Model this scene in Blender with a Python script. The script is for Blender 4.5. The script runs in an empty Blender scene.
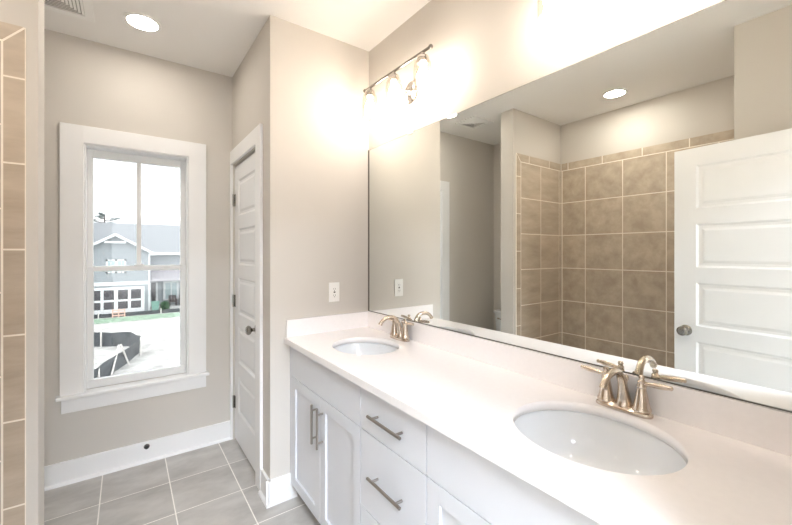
import bpy, bmesh, math, random
from mathutils import Vector, Matrix

scn = bpy.context.scene
COL = scn.collection
random.seed(7)
PI = math.pi

# ------------------------------------------------------------------ camera
cam_d = bpy.data.cameras.new('camera')
cam = bpy.data.objects.new('camera', cam_d)
COL.objects.link(cam)
cam.location = (0, 0, 1.408)
cam.rotation_euler = (PI / 2, 0, -math.radians(36.0))
cam_d.sensor_fit = 'HORIZONTAL'
cam_d.sensor_width = 36
cam_d.lens = 36 * 371.5 / 792
cam_d.shift_y = -10.0 / 792
cam_d.clip_start = 0.02
cam_d.clip_end = 400
scn.camera = cam

# ------------------------------------------------------------------ world, light, exposure
WORLD = 1.05
BULB = 23.0
FILL_PANEL = 12.5
CAN = 13.0
SHOWER_CAN = 22.0
EXPOSURE = 2.6
w = bpy.data.worlds.new('world')
scn.world = w
w.use_nodes = True
wn = w.node_tree
bgn = wn.nodes['Background']
bgn.inputs[0].default_value = (0.95, 0.975, 1.0, 1)
bgn.inputs[1].default_value = WORLD


def area(name, loc, rot, sx, sy, portal=True, power=0, col=(1, 1, 1)):
    d = bpy.data.lights.new(name, 'AREA')
    d.shape = 'RECTANGLE'
    d.size, d.size_y = sx, sy
    d.energy = power
    d.color = col
    d.cycles.is_portal = portal
    o = bpy.data.objects.new(name, d)
    COL.objects.link(o)
    o.location = loc
    o.rotation_euler = rot
    return o


area('window_portal', (0.0735, 3.20, 1.31), (-PI / 2, 0, 0), 0.62, 1.6)
area('bedroom_window_portal', (-0.2, -4.0, 1.5), (PI / 2, 0, 0), 2.8, 1.9)

vs = scn.view_settings
scn.display_settings.display_device = 'sRGB'
vs.view_transform = 'Standard'
vs.look = 'None'
vs.gamma = 1
vs.exposure = EXPOSURE
vs.use_curve_mapping = False
cy = scn.cycles
cy.max_bounces = 16
cy.diffuse_bounces = 10
cy.glossy_bounces = 8
cy.transparent_max_bounces = 24
cy.transmission_bounces = 8
cy.caustics_reflective = False
cy.caustics_refractive = False
cy.sample_clamp_indirect = 6
cy.use_denoising = True


# ------------------------------------------------------------------ materials
def lin(c):
    return tuple(((v / 255) / 12.92 if v / 255 <= 0.04045 else ((v / 255 + 0.055) / 1.055) ** 2.4) for v in c) + (1,)


def mat(name, rgb, rough=0.5, metal=0.0, noise=0.0, nscale=8.0, bump=0.0, bscale=200.0, spec=0.5, coat=0.0,
        stretch=None, island=0.0):
    m = bpy.data.materials.new(name)
    m.use_nodes = True
    nt = m.node_tree
    p = nt.nodes['Principled BSDF']
    p.inputs['Base Color'].default_value = lin(rgb)
    p.inputs['Roughness'].default_value = rough
    p.inputs['Metallic'].default_value = metal
    p.inputs['Specular IOR Level'].default_value = spec
    p.inputs['Coat Weight'].default_value = coat
    tc = nt.nodes.new('ShaderNodeTexCoord')
    src = tc.outputs['Object']
    if stretch:
        mp = nt.nodes.new('ShaderNodeMapping')
        mp.inputs['Scale'].default_value = stretch
        nt.links.new(src, mp.inputs[0])
        src = mp.outputs[0]
    nz = nt.nodes.new('ShaderNodeTexNoise')
    nz.inputs['Scale'].default_value = nscale
    nz.inputs['Detail'].default_value = 5
    nt.links.new(src, nz.inputs['Vector'])
    mr = nt.nodes.new('ShaderNodeMapRange')
    mr.inputs[1].default_value = 0.3
    mr.inputs[2].default_value = 0.7
    mr.inputs[3].default_value = 1 - noise
    mr.inputs[4].default_value = 1 + noise
    nt.links.new(nz.outputs[0], mr.inputs[0])
    val = mr.outputs[0]
    if island:
        ge = nt.nodes.new('ShaderNodeNewGeometry')
        mi = nt.nodes.new('ShaderNodeMapRange')
        mi.inputs[3].default_value = 1 - island
        mi.inputs[4].default_value = 1 + island
        nt.links.new(ge.outputs['Random Per Island'], mi.inputs[0])
        mm = nt.nodes.new('ShaderNodeMath')
        mm.operation = 'MULTIPLY'
        nt.links.new(val, mm.inputs[0])
        nt.links.new(mi.outputs[0], mm.inputs[1])
        val = mm.outputs[0]
    vm = nt.nodes.new('ShaderNodeVectorMath')
    vm.operation = 'SCALE'
    vm.inputs[0].default_value = lin(rgb)[:3]
    nt.links.new(val, vm.inputs['Scale'])
    nt.links.new(vm.outputs[0], p.inputs['Base Color'])
    if bump:
        nb = nt.nodes.new('ShaderNodeTexNoise')
        nb.inputs['Scale'].default_value = bscale
        nt.links.new(src, nb.inputs['Vector'])
        bp = nt.nodes.new('ShaderNodeBump')
        bp.inputs['Strength'].default_value = bump
        bp.inputs['Distance'].default_value = 0.002
        nt.links.new(nb.outputs[0], bp.inputs['Height'])
        nt.links.new(bp.outputs[0], p.inputs['Normal'])
    return m


def tile_mat(name, rgb, rgb2, rough, scale, stretch, island, rot=0.6):
    """stone-look porcelain: two tones mixed by slanted stretched noise, each tile a little different"""
    m = bpy.data.materials.new(name)
    m.use_nodes = True
    nt = m.node_tree
    L = nt.links.new
    p = nt.nodes['Principled BSDF']
    p.inputs['Roughness'].default_value = rough
    tc = nt.nodes.new('ShaderNodeTexCoord')
    ge = nt.nodes.new('ShaderNodeNewGeometry')
    off = nt.nodes.new('ShaderNodeVectorMath')
    off.operation = 'SCALE'
    off.inputs[0].default_value = (7.3, 3.1, 5.7)
    L(ge.outputs['Random Per Island'], off.inputs['Scale'])
    add = nt.nodes.new('ShaderNodeVectorMath')
    L(tc.outputs['Object'], add.inputs[0])
    L(off.outputs[0], add.inputs[1])
    mp = nt.nodes.new('ShaderNodeMapping')
    mp.inputs['Rotation'].default_value = (rot, rot, rot)
    mp.inputs['Scale'].default_value = stretch
    L(add.outputs[0], mp.inputs[0])
    nz = nt.nodes.new('ShaderNodeTexNoise')
    nz.inputs['Scale'].default_value = scale
    nz.inputs['Detail'].default_value = 7
    nz.inputs['Roughness'].default_value = 0.62
    nz.inputs['Distortion'].default_value = 0.15
    L(mp.outputs[0], nz.inputs['Vector'])
    cr = nt.nodes.new('ShaderNodeMapRange')
    cr.inputs[1].default_value = 0.34
    cr.inputs[2].default_value = 0.66
    L(nz.outputs[0], cr.inputs[0])
    mx = nt.nodes.new('ShaderNodeMix')
    mx.data_type = 'RGBA'
    mx.inputs[6].default_value = lin(rgb)
    mx.inputs[7].default_value = lin(rgb2)
    L(cr.outputs[0], mx.inputs[0])
    mi = nt.nodes.new('ShaderNodeMapRange')
    mi.inputs[3].default_value = 1 - island
    mi.inputs[4].default_value = 1 + island
    L(ge.outputs['Random Per Island'], mi.inputs[0])
    vm = nt.nodes.new('ShaderNodeVectorMath')
    vm.operation = 'SCALE'
    L(mx.outputs[2], vm.inputs[0])
    L(mi.outputs[0], vm.inputs['Scale'])
    L(vm.outputs[0], p.inputs['Base Color'])
    return m


def emit(name, rgb, strength):
    m = bpy.data.materials.new(name)
    m.use_nodes = True
    nt = m.node_tree
    nt.nodes.remove(nt.nodes['Principled BSDF'])
    e = nt.nodes.new('ShaderNodeEmission')
    e.inputs[0].default_value = lin(rgb)
    e.inputs[1].default_value = strength
    nt.links.new(e.outputs[0], nt.nodes['Material Output'].inputs[0])
    return m


def thin_glass(name, tint, f0=0.05):
    m = bpy.data.materials.new(name)
    m.use_nodes = True
    nt = m.node_tree
    nt.nodes.remove(nt.nodes['Principled BSDF'])
    t = nt.nodes.new('ShaderNodeBsdfTransparent')
    t.inputs[0].default_value = lin(tint)
    g = nt.nodes.new('ShaderNodeBsdfGlossy')
    g.inputs['Roughness'].default_value = 0.02
    lw = nt.nodes.new('ShaderNodeLayerWeight')
    lw.inputs[0].default_value = f0 * 4
    mr = nt.nodes.new('ShaderNodeMapRange')
    mr.inputs[3].default_value = f0
    mr.inputs[4].default_value = 0.55
    nt.links.new(lw.outputs['Facing'], mr.inputs[0])
    mx = nt.nodes.new('ShaderNodeMixShader')
    nt.links.new(mr.outputs[0], mx.inputs[0])
    nt.links.new(t.outputs[0], mx.inputs[1])
    nt.links.new(g.outputs[0], mx.inputs[2])
    nt.links.new(mx.outputs[0], nt.nodes['Material Output'].inputs[0])
    return m


M = dict(
    wall=mat('greige_wall_paint', (206, 201, 194), 0.75, noise=0.01, nscale=3, bump=0.05, bscale=300),
    ceil=mat('ceiling_paint', (240, 238, 235), 0.85, noise=0.008, nscale=2, bump=0.06, bscale=220),
    trim=mat('white_trim_paint', (238, 238, 238), 0.35, noise=0.006),
    door=mat('white_door_paint', (236, 237, 238), 0.38, noise=0.008),
    cab=mat('white_cabinet_paint', (217, 220, 226), 0.36, noise=0.006),
    shadow_gap=mat('carcass_gap_shade', (104, 102, 100), 0.6),  # carcass grey darkened to paint shade into the gaps and under the counter
    quartz=mat('quartz_top', (243, 240, 240), 0.16, noise=0.012, nscale=60),
    porc=mat('porcelain', (226, 229, 232), 0.07, noise=0.004),
    nickel=mat('brushed_nickel_warm', (212, 198, 183), 0.2, 1.0, noise=0.04, nscale=40, stretch=(1, 1, 6)),
    pull=mat('brushed_steel', (165, 160, 155), 0.3, 1.0, noise=0.06, nscale=60, stretch=(1, 8, 8)),
    dark_nickel=mat('aged_nickel', (150, 146, 140), 0.25, 1.0, noise=0.08, nscale=30),
    chrome=mat('polished_nickel', (216, 210, 203), 0.1, 1.0),
    mirror=mat('mirror_silver', (240, 243, 240), 0.0, 1.0),
    mirror_edge=mat('mirror_edge', (92, 90, 84), 0.3, 0.6, noise=0.05),
    channel=mat('mirror_side_channel', (112, 104, 94), 0.5, 0.2),
    clip=mat('clear_plastic_clip', (245, 244, 240), 0.2),
    floor_tile=tile_mat('grey_porcelain_tile', (164, 160, 155), (192, 189, 184), 0.34, 3.4, (1, 1.8, 1), 0.05),
    floor_grout=mat('floor_grout', (238, 234, 228), 0.8, noise=0.03, nscale=30),
    wall_tile=tile_mat('beige_porcelain_tile', (172, 157, 139), (197, 183, 165), 0.3, 2.6, (0.9, 3.6, 3.6), 0.05, 0.85),
    wall_grout=mat('shower_grout', (242, 234, 222), 0.8, noise=0.03, nscale=30),
    black=mat('dark_void', (30, 29, 28), 0.9),
    vent_back=mat('vent_duct_shade', (176, 174, 170), 0.8),
    rubber=mat('dark_rubber', (45, 42, 40), 0.6),
    plastic=mat('white_plastic', (242, 241, 238), 0.3),
    glass=thin_glass('window_glass', (203, 204, 204), 0.03),
    shade_glass=thin_glass('clear_shade_glass', (250, 248, 244), 0.06),
    vinyl=mat('white_vinyl', (228, 229, 229), 0.4, noise=0.006),
    bulb=emit('bulb_glow', (255, 244, 234), BULB),
    can=emit('can_lens_glow', (255, 246, 234), CAN),
    shower_can=emit('shower_lens_glow', (255, 246, 234), SHOWER_CAN),
    panel=emit('fill_panel_glow', (228, 240, 255), FILL_PANEL),  # glow of the fill panels added in the unseen bedroom
    carpet=mat('bedroom_carpet', (190, 182, 170), 0.95, noise=0.08, nscale=90, bump=0.3, bscale=400),
    # outside
    siding=mat('blue_grey_siding', (154, 160, 164), 0.7, noise=0.03, nscale=2),
    house_trim=mat('house_white_trim', (225, 227, 228), 0.6),
    shingle=mat('grey_shingles', (143, 146, 149), 0.9, noise=0.14, nscale=14),
    porch_metal=mat('porch_metal_roof', (170, 166, 170), 0.5, noise=0.05),
    dark_pane=mat('dark_window_pane', (86, 84, 88), 0.15, noise=0.12, nscale=2),
    pale_pane=mat('pale_window_pane', (170, 188, 190), 0.2, noise=0.08, nscale=2),
    dirt=mat('pale_sandy_ground', (196, 194, 190), 0.95, noise=0.3, nscale=1.6),
    concrete=mat('pale_concrete', (200, 200, 198), 0.9, noise=0.04),
    grass=mat('short_grass', (172, 194, 174), 0.9, noise=0.2, nscale=3),
    leaf=mat('shrub_leaf', (60, 104, 66), 0.7, noise=0.3, nscale=5),
    pine=mat('pine_needles', (112, 122, 120), 0.8, noise=0.25, nscale=3),
    bark=mat('bark', (92, 84, 80), 0.9, noise=0.2, nscale=6),
    fabric=mat('black_fence_fabric', (74, 79, 83), 0.7, noise=0.3, nscale=4),
    wood=mat('pale_stake_wood', (228, 224, 218), 0.8, noise=0.06, nscale=6),
    bin=mat('green_bin_plastic', (116, 158, 146), 0.5, noise=0.04),
    orange=mat('orange_barrier_plastic', (236, 198, 182), 0.5, noise=0.08),
    chairdark=mat('dark_porch_wood', (70, 56, 58), 0.6, noise=0.1),
)


# ------------------------------------------------------------------ mesh helpers
class MB:
    """collects shapes; build() links them as ONE mesh object"""

    def __init__(self):
        self.bm = bmesh.new()
        self.mi = 0
        self.boxy = False

    def face(self, vs):
        try:
            f = self.bm.faces.new(vs)
            f.material_index = self.mi
            return f
        except ValueError:
            return None

    def quad(self, pts):
        return self.face([self.bm.verts.new(p) for p in pts])

    def box(self, x0, x1, y0, y1, z0, z1, bev=0.0, seg=2, mx=None):
        self.boxy = True
        vs = [self.bm.verts.new(p) for p in
              ((x0, y0, z0), (x1, y0, z0), (x1, y1, z0), (x0, y1, z0), (x0, y0, z1), (x1, y0, z1), (x1, y1, z1), (x0, y1, z1))]
        fs = [self.face([vs[i] for i in q]) for q in
              ((3, 2, 1, 0), (4, 5, 6, 7), (0, 1, 5, 4), (1, 2, 6, 5), (2, 3, 7, 6), (3, 0, 4, 7))]
        if bev:
            es = list({e for f in fs for e in f.edges})
            r = bmesh.ops.bevel(self.bm, geom=es, offset=bev, segments=seg, affect='EDGES', profile=0.5)
            for f in r['faces']:
                f.material_index = self.mi
            vs = list({v for f in r['faces'] for v in f.verts} | {v for v in vs if v.is_valid})
        if mx is not None:
            bmesh.ops.transform(self.bm, matrix=mx, verts=[v for v in vs if v.is_valid])
        return vs

    def prism(self, poly, axis, a0, a1):
        """poly: 2D points; extruded along axis ('x','y','z') from a0 to a1"""
        self.boxy = True

        def P(p, a):
            return {'x': (a, p[0], p[1]), 'y': (p[0], a, p[1]), 'z': (p[0], p[1], a)}[axis]
        A = [self.bm.verts.new(P(p, a0)) for p in poly]
        B = [self.bm.verts.new(P(p, a1)) for p in poly]
        n = len(poly)
        self.face(A[::-1])
        self.face(B)
        for i in range(n):
            self.face([A[i], A[(i + 1) % n], B[(i + 1) % n], B[i]])

    def lathe(self, prof, n=32, mx=None, cap0=True, cap1=True):
        """prof: (radius, z) list around local z"""
        rings = []
        allv = []
        for r, z in prof:
            if r < 1e-6:
                ring = [self.bm.verts.new((0, 0, z))]
            else:
                ring = [self.bm.verts.new((r * math.cos(2 * PI * i / n), r * math.sin(2 * PI * i / n), z)) for i in range(n)]
            rings.append(ring)
            allv += ring
        for a, b in zip(rings, rings[1:]):
            for i in range(n):
                j = (i + 1) % n
                if len(a) == 1 and len(b) == 1:
                    continue
                if len(a) == 1:
                    self.face([a[0], b[j], b[i]])
                elif len(b) == 1:
                    self.face([a[i], a[j], b[0]])
                else:
                    self.face([a[i], a[j], b[j], b[i]])
        if cap0 and len(rings[0]) > 1:
            self.face(rings[0][::-1])
        if cap1 and len(rings[-1]) > 1:
            self.face(rings[-1])
        if mx is not None:
            bmesh.ops.transform(self.bm, matrix=mx, verts=allv)

    def tube(self, pts, radii, n=16, flat=None, caps=True):
        """swept tube through pts; radii a number or list; flat = (side scale, up scale)"""
        pts = [Vector(p) for p in pts]
        if not isinstance(radii, (list, tuple)):
            radii = [radii] * len(pts)
        rings = []
        prev = None
        for i, p in enumerate(pts):
            t = (pts[min(i + 1, len(pts) - 1)] - pts[max(i - 1, 0)]).normalized()
            if prev is None:
                up = Vector((0, 0, 1)) if abs(t.z) < 0.9 else Vector((0, 1, 0))
                s = t.cross(up).normalized()
            else:
                s = (prev - t * prev.dot(t)).normalized()
            prev = s
            u = s.cross(t).normalized()
            fs, fu = flat if flat else (1, 1)
            rings.append([self.bm.verts.new(p + (s * math.cos(2 * PI * k / n) * fs + u * math.sin(2 * PI * k / n) * fu) * radii[i])
                          for k in range(n)])
        for a, b in zip(rings, rings[1:]):
            for k in range(n):
                self.face([a[k], a[(k + 1) % n], b[(k + 1) % n], b[k]])
        if caps:
            self.face(rings[0][::-1])
            self.face(rings[-1])

    def cyl(self, p0, p1, r, n=16):
        self.tube([p0, p1], r, n)

    def ball(self, c, r, n=16, m=10, sc=(1, 1, 1)):
        self.lathe([(r * math.sin(PI * i / m), -r * math.cos(PI * i / m)) for i in range(m + 1)], n,
                   Matrix.Translation(c) @ Matrix.Diagonal((*sc, 1)))

    def build(self, name, mats, parent=None, smooth=None, angle=0.6, kind=None):
        bm = self.bm
        if smooth is None:
            smooth = not self.boxy
        bmesh.ops.recalc_face_normals(bm, faces=bm.faces[:])
        if smooth:
            for f in bm.faces:
                f.smooth = True
            for e in bm.edges:
                if len(e.link_faces) == 2 and e.calc_face_angle(0) > angle:
                    e.smooth = False
        me = bpy.data.meshes.new(name)
        bm.to_mesh(me)
        bm.free()
        for m in (mats if isinstance(mats, (list, tuple)) else [mats]):
            me.materials.append(m)
        o = bpy.data.objects.new(name, me)
        COL.objects.link(o)
        if parent:
            o.parent = parent
            o.matrix_parent_inverse = Matrix.Identity(4)
        if kind:
            o['kind'] = kind
        return o


def tag(o, label, cat, group=None, kind=None):
    o['label'] = label
    o['category'] = cat
    if group:
        o['group'] = group
    if kind:
        o['kind'] = kind
    return o


def empty(name, loc=(0, 0, 0), rz=0.0, kind=None):
    o = bpy.data.objects.new(name, None)
    COL.objects.link(o)
    o.location = loc
    o.rotation_euler = (0, 0, rz)
    o.empty_display_size = 0.1
    if kind:
        o['kind'] = kind
    return o


def part_box(name, m, parent, x0, x1, y0, y1, z0, z1, bev=0.002, kind=None):
    b = MB()
    b.box(x0, x1, y0, y1, z0, z1, bev)
    return b.build(name, m, parent, kind=kind)


def copy_tree(o, parent=None):
    c = o.copy()
    COL.objects.link(c)
    if parent:
        c.parent = parent
    for ch in list(o.children):
        copy_tree(ch, c)
    return c


# ------------------------------------------------------------------ dimensions (metres; camera stands in the doorway at the origin)
H = 2.74
XV = 1.303      # vanity wall
YW = 3.018      # window wall
XD = 0.653      # closet wall
YJ = 2.098      # short return wall beside the vanity
XE = -0.297      # free ends of the shower walls
XB = -1.09      # shower / toilet back wall
YS0, YS1 = 0.606, 2.13   # shower inside faces
YDIV = 2.28
YN = 0.05       # entry wall, room face

# ------------------------------------------------------------------ room shell
b = MB()
b.box(XB - 0.12, XV + 0.12, -0.07, YW + 0.16, -0.14, -0.0004)
b.mi = 1
G = 0.0030
xs = [-0.12 + 0.3365 * k for k in range(-4, 6)]
ys = [1.9835 + 0.336 * k for k in range(-7, 5)]
for x0, x1 in zip(xs, xs[1:]):
    for y0, y1 in zip(ys, ys[1:]):
        a0, a1 = max(x0 + G, XB), min(x1 - G, XV)
        c0, c1 = max(y0 + G, YN - 0.11), min(y1 - G, YW)
        if a1 - a0 > 0.01 and c1 - c0 > 0.01:
            b.box(a0, a1, c0, c1, -0.002, 0.0)
floor = b.build('floor', [M['floor_grout'], M['floor_tile']], smooth=False, kind='structure')

b = MB()
b.box(XB - 0.12, XV + 0.12, -0.07, YW + 0.16, H, H + 0.12)
b.build('ceiling', M['ceil'], kind='structure')

# window wall with its opening
WX0, WX1, WZ0, WZ1 = -0.217, 0.364, 0.54, 2.092
b = MB()
b.box(XB - 0.12, WX0, YW, YW + 0.16, 0, H)
b.box(WX1, XV + 0.12, YW, YW + 0.16, 0, H)
b.box(WX0, WX1, YW, YW + 0.16, 0, WZ0 - 0.012)
b.box(WX0, WX1, YW, YW + 0.16, WZ1, H)
b.build('wall_back', M['wall'], kind='structure')

# closet wall with door opening, and the closet's inside
DY0, DY1, DZ1 = 2.335, 2.99, 2.062
b = MB()
b.box(XD, XD + 0.11, YJ, DY0, 0, H)
b.box(XD, XD + 0.11, DY1, YW, 0, H)
b.box(XD, XD + 0.11, DY0, DY1, DZ1, H)
b.build('wall_closet', M['wall'], kind='structure')
b = MB()
b.box(XD + 0.11, XV + 0.12, YJ, YJ + 0.11, 0, H)
b.build('wall_return', M['wall'], kind='structure')
b = MB()
b.box(XV, XV + 0.12, -0.07, YW, 0, H)
b.build('wall_vanity', M['wall'], kind='structure')

# shower walls
b = MB()
b.box(XB, XE, YS1 + 0.007, YDIV, 0, H, 0.003)
wall_divider = b.build('wall_divider', M['wall'], kind='structure')
b = MB()
b.box(XB - 0.12, XB - 0.007, -0.07, YW, 0, H)
wall_left = b.build('wall_left', M['wall'], kind='structure')
b = MB()
b.box(XB, XE, YN, YS0 - 0.007, 0, H, 0.003)
wall_near = b.build('wall_near', M['wall'], kind='structure')

# entry wall with doorway
EX0, EX1, EZ1 = -0.165, 0.66, 2.065
b = MB()
b.box(XB - 0.12, EX0, YN - 0.12, YN, 0, H)
b.box(EX1, XV + 0.12, YN - 0.12, YN, 0, H)
b.box(EX0, EX1, YN - 0.12, YN, EZ1, H)
b.build('wall_entry', M['wall'], kind='structure')

# the bedroom behind the doorway, with a wide window
BX0, BX1, BY = -2.4, 2.2, -3.9
b = MB()
b.box(BX0, BX1, BY - 0.15, YN - 0.12, -0.14, 0)
b.build('floor_bedroom', M['carpet'], kind='structure')
b = MB()
b.box(BX0, BX1, BY - 0.15, YN - 0.12, H, H + 0.12)
b.build('ceiling_bedroom', M['ceil'], kind='structure')
b = MB()
b.box(BX0 - 0.1, BX0, BY - 0.15, YN - 0.12, 0, H)
b.build('wall_bedroom_left', M['wall'], kind='structure')
b = MB()
b.box(BX1, BX1 + 0.1, BY - 0.15, YN - 0.12, 0, H)
b.build('wall_bedroom_right', M['wall'], kind='structure')
b = MB()
b.box(BX0, -1.6, BY - 0.15, BY, 0, H)
b.box(1.2, BX1, BY - 0.15, BY, 0, H)
b.box(-1.6, 1.2, BY - 0.15, BY, 0, 0.55)
b.box(-1.6, 1.2, BY - 0.15, BY, 2.45, H)
b.build('wall_bedroom_back', M['wall'], kind='structure')
b = MB()
b.box(BX0, XB - 0.12, YN - 0.12, YN, 0, H)
b.box(XV + 0.12, BX1, YN - 0.12, YN, 0, H)
b.build('wall_bedroom_front', M['wall'], kind='structure')


# ---- shower tile: every tile its own little slab on a grout bed
def tiles(name, parent, place, polys, bed):
    """place(u, v, d) -> point; polys in (u, v); bed = list of rects"""
    bb = MB()

    def slab(poly, d0, d1):
        A = [bb.bm.verts.new(place(u, v, d0)) for u, v in poly]
        B = [bb.bm.verts.new(place(u, v, d1)) for u, v in poly]
        n = len(poly)
        bb.face(B)
        bb.face(A[::-1])
        for i in range(n):
            bb.face([A[i], A[(i + 1) % n], B[(i + 1) % n], B[i]])
    for (u0, u1, v0, v1) in bed:
        slab([(u0, v0), (u1, v0), (u1, v1), (u0, v1)], 0.0, 0.0067)
    bb.mi = 1
    for poly in polys:
        slab(poly, 0.0, 0.007)
    o = bb.build(name, [M['wall_grout'], M['wall_tile']], parent, smooth=False)
    o['kind'] = 'structure'
    return o


g = 0.0035
ZR = [0.0, 0.236, 0.573, 0.910, 1.247, 1.584, 1.921, 2.258]
CAP = 2.332


def rect(u0, u1, v0, v1):
    return [(u0 + g, v0 + g), (u1 - g, v0 + g), (u1 - g, v1 - g), (u0 + g, v1 - g)]


# u measured from the free edge inward (0 = trim's outer edge)
EDGE = 0.036
uu = [0.069, 0.3915, 0.719, 0.754]
side = []
for z0, z1 in zip(ZR, ZR[1:]):
    for u0, u1 in zip(uu, uu[1:]):
        side.append(rect(u0, u1, z0, z1))
zt = [0.0, 0.376, 0.724, 1.072, 1.42, 1.770, 2.118]
for z0, z1 in zip(zt, zt[1:]):
    side.append(rect(0, 0.069, z0, z1))
side.append([(g, 2.118 + g), (0.069 - g, 2.118 + g), (0.069 - g, 2.258 - g), (g, CAP - 2 * g)])          # mitred corner
side.append([(2 * g, CAP), (0.069, 2.258 + g), (0.2 - g, 2.258 + g), (0.2 - g, CAP)])
for u0, u1 in ((0.2, 0.54), (0.54, 0.754)):
    side.append([(u0 + g, 2.258 + g), (u1 - g, 2.258 + g), (u1 - g, CAP), (u0 + g, CAP)])
side_bed = [(0.001, 0.754, 0, CAP - 0.001)]
tiles('tile_cladding', wall_divider, lambda u, v, d: (XE - EDGE - u, YS1 + 0.007 - d, v), side, side_bed)
tiles('tile_cladding', wall_near, lambda u, v, d: (XE - EDGE - u, YS0 - 0.007 + d, v), side, side_bed)
back = []
yb = [YS0, 0.85, 1.194, 1.535, 1.877, 2.116, YS1]
for z0, z1 in zip(ZR, ZR[1:]):
    for u0, u1 in zip(yb, yb[1:]):
        back.append(rect(u0, u1, z0, z1))
yc = [YS0, 0.70, 1.035, 1.375, 1.715, 2.055, YS1]
for u0, u1 in zip(yc, yc[1:]):
    back.append([(u0 + g, 2.258 + g), (u1 - g, 2.258 + g), (u1 - g, CAP), (u0 + g, CAP)])
tiles('tile_cladding', wall_left, lambda u, v, d: (XB - 0.007 + d, u, v), back, [(YS0, YS1, 0, CAP - 0.001)])

# ---- baseboards with a shoe strip
BH, BT = 0.137, 0.015


def base(name, x0, x1, y0, y1, sx=0, sy=0):
    """board box plus a quarter-round shoe on the (sx, sy) side"""
    bb = MB()
    bb.box(x0, x1, y0, y1, 0, BH, 0.003)
    s = 0.014
    if sy:
        ya = y0 if sy < 0 else y1
        bb.prism([(ya, 0), (ya + sy * s, 0), (ya + sy * s * 0.8, s * 0.8), (ya, s * 1.3)], 'x', x0, x1)
    if sx:
        xa = x0 if sx < 0 else x1
        yy0, yy1 = (y0, y1)
        bb.prism([(xa, 0), (xa + sx * s, 0), (xa + sx * s * 0.8, s * 0.8), (xa, s * 1.3)], 'y', yy0, yy1)
    return bb.build(name, M['trim'], kind='structure')


base('baseboard_back', XB, XD - 0.001, YW - BT, YW, sy=-1)
base('baseboard_closet', XD - BT, XD, YJ - BT - 0.014, 2.232, sx=-1)
base('baseboard_return', XD - BT - 0.012, 0.80, YJ - BT, YJ, sy=-1)
base('baseboard_divider', XE, XE + BT, YS1 + 0.01, YDIV + BT, sx=1)
base('baseboard_toilet_left', XB - 0.007, XB + 0.008, YDIV + 0.001, YW - BT - 0.001, sx=1)
base('baseboard_toilet_divider', XB + 0.01, XE - 0.001, YDIV, YDIV + BT, sy=1)
base('baseboard_near', XE, XE + BT, YN + 0.001, YS0 - 0.01, sx=1)

# ------------------------------------------------------------------ window_1
win = empty('window_1', (0.0735, YW, WZ0), kind='structure')
inv = Matrix.Translation((-0.0735, -YW, -WZ0))


def wpart(name, m, boxes, parent=win, bev=0.002):
    bb = MB()
    for bx in boxes:
        bb.box(*bx, bev)
    bmesh.ops.transform(bb.bm, matrix=inv, verts=bb.bm.verts[:])
    return bb.build(name, m, parent)


CT = 0.019
wpart('casing', M['trim'], [(-0.324, WX0 + 0.004, YW - CT, YW, 0.535, 2.195), (WX1 - 0.004, 0.472, YW - CT, YW, 0.535, 2.195),
                            (WX0 + 0.002, WX1 - 0.002, YW - CT, YW, WZ1 - 0.004, 2.195)], bev=0.0025)
wpart('stool', M['trim'], [(-0.342, 0.490, YW - 0.045, YW + 0.045, 0.516, 0.54)], bev=0.006)
wpart('apron', M['trim'], [(-0.318, 0.472, YW - 0.016, YW, 0.43, 0.517)])
JT = 0.014
wpart('jamb', M['vinyl'], [(WX0, WX0 + JT, YW + 0.001, YW + 0.155, WZ0, WZ1), (WX1 - JT, WX1, YW + 0.001, YW + 0.155, WZ0, WZ1),
                           (WX0 + JT, WX1 - JT, YW + 0.001, YW + 0.155, WZ1 - JT, WZ1),
                           (WX0 + JT, WX1 - JT, YW + 0.0905, YW + 0.155, WZ0, WZ0 + 0.012)])
sx0, sx1 = WX0 + JT, WX1 - JT
# upper sash, set further out
uy0, uy1 = YW + 0.095, YW + 0.128
us = wpart('upper_sash', M['vinyl'], [(sx0, sx0 + 0.030, uy0, uy1, 1.29, WZ1 - JT), (sx1 - 0.030, sx1, uy0, uy1, 1.29, WZ1 - JT),
                                      (sx0 + 0.030, sx1 - 0.030, uy0, uy1, WZ1 - JT - 0.052, WZ1 - JT), (sx0 + 0.030, sx1 - 0.030, uy0, uy1, 1.285, 1.318)])
wpart('muntin', M['vinyl'], [(0.0585, 0.0845, uy0 + 0.005, uy1 - 0.005, 1.318, WZ1 - JT - 0.052)], us)
pane = wpart('pane', M['glass'], [(sx0 + 0.03, sx1 - 0.03, uy0 + 0.015, uy0 + 0.019, 1.318, WZ1 - JT - 0.052)], us, bev=0)
# lower sash
ly0, ly1 = YW + 0.056, YW + 0.090
ls = wpart('lower_sash', M['vinyl'], [(sx0, sx0 + 0.034, ly0, ly1, 0.592, 1.318), (sx1 - 0.034, sx1, ly0, ly1, 0.592, 1.318),
                                      (sx0, sx1, ly0 - 0.012, ly1 - 0.001, WZ0 + 0.0005, 0.592), (sx0 + 0.034, sx1 - 0.034, ly0, ly1, 1.286, 1.318)])
wpart('pane', M['glass'], [(sx0 + 0.034, sx1 - 0.034, ly0 + 0.015, ly0 + 0.019, 0.592, 1.286)], ls, bev=0)
wpart('sash_lock', M['vinyl'], [(0.05, 0.10, ly0 + 0.004, ly1 - 0.004, 1.318, 1.330)], ls)


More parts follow.
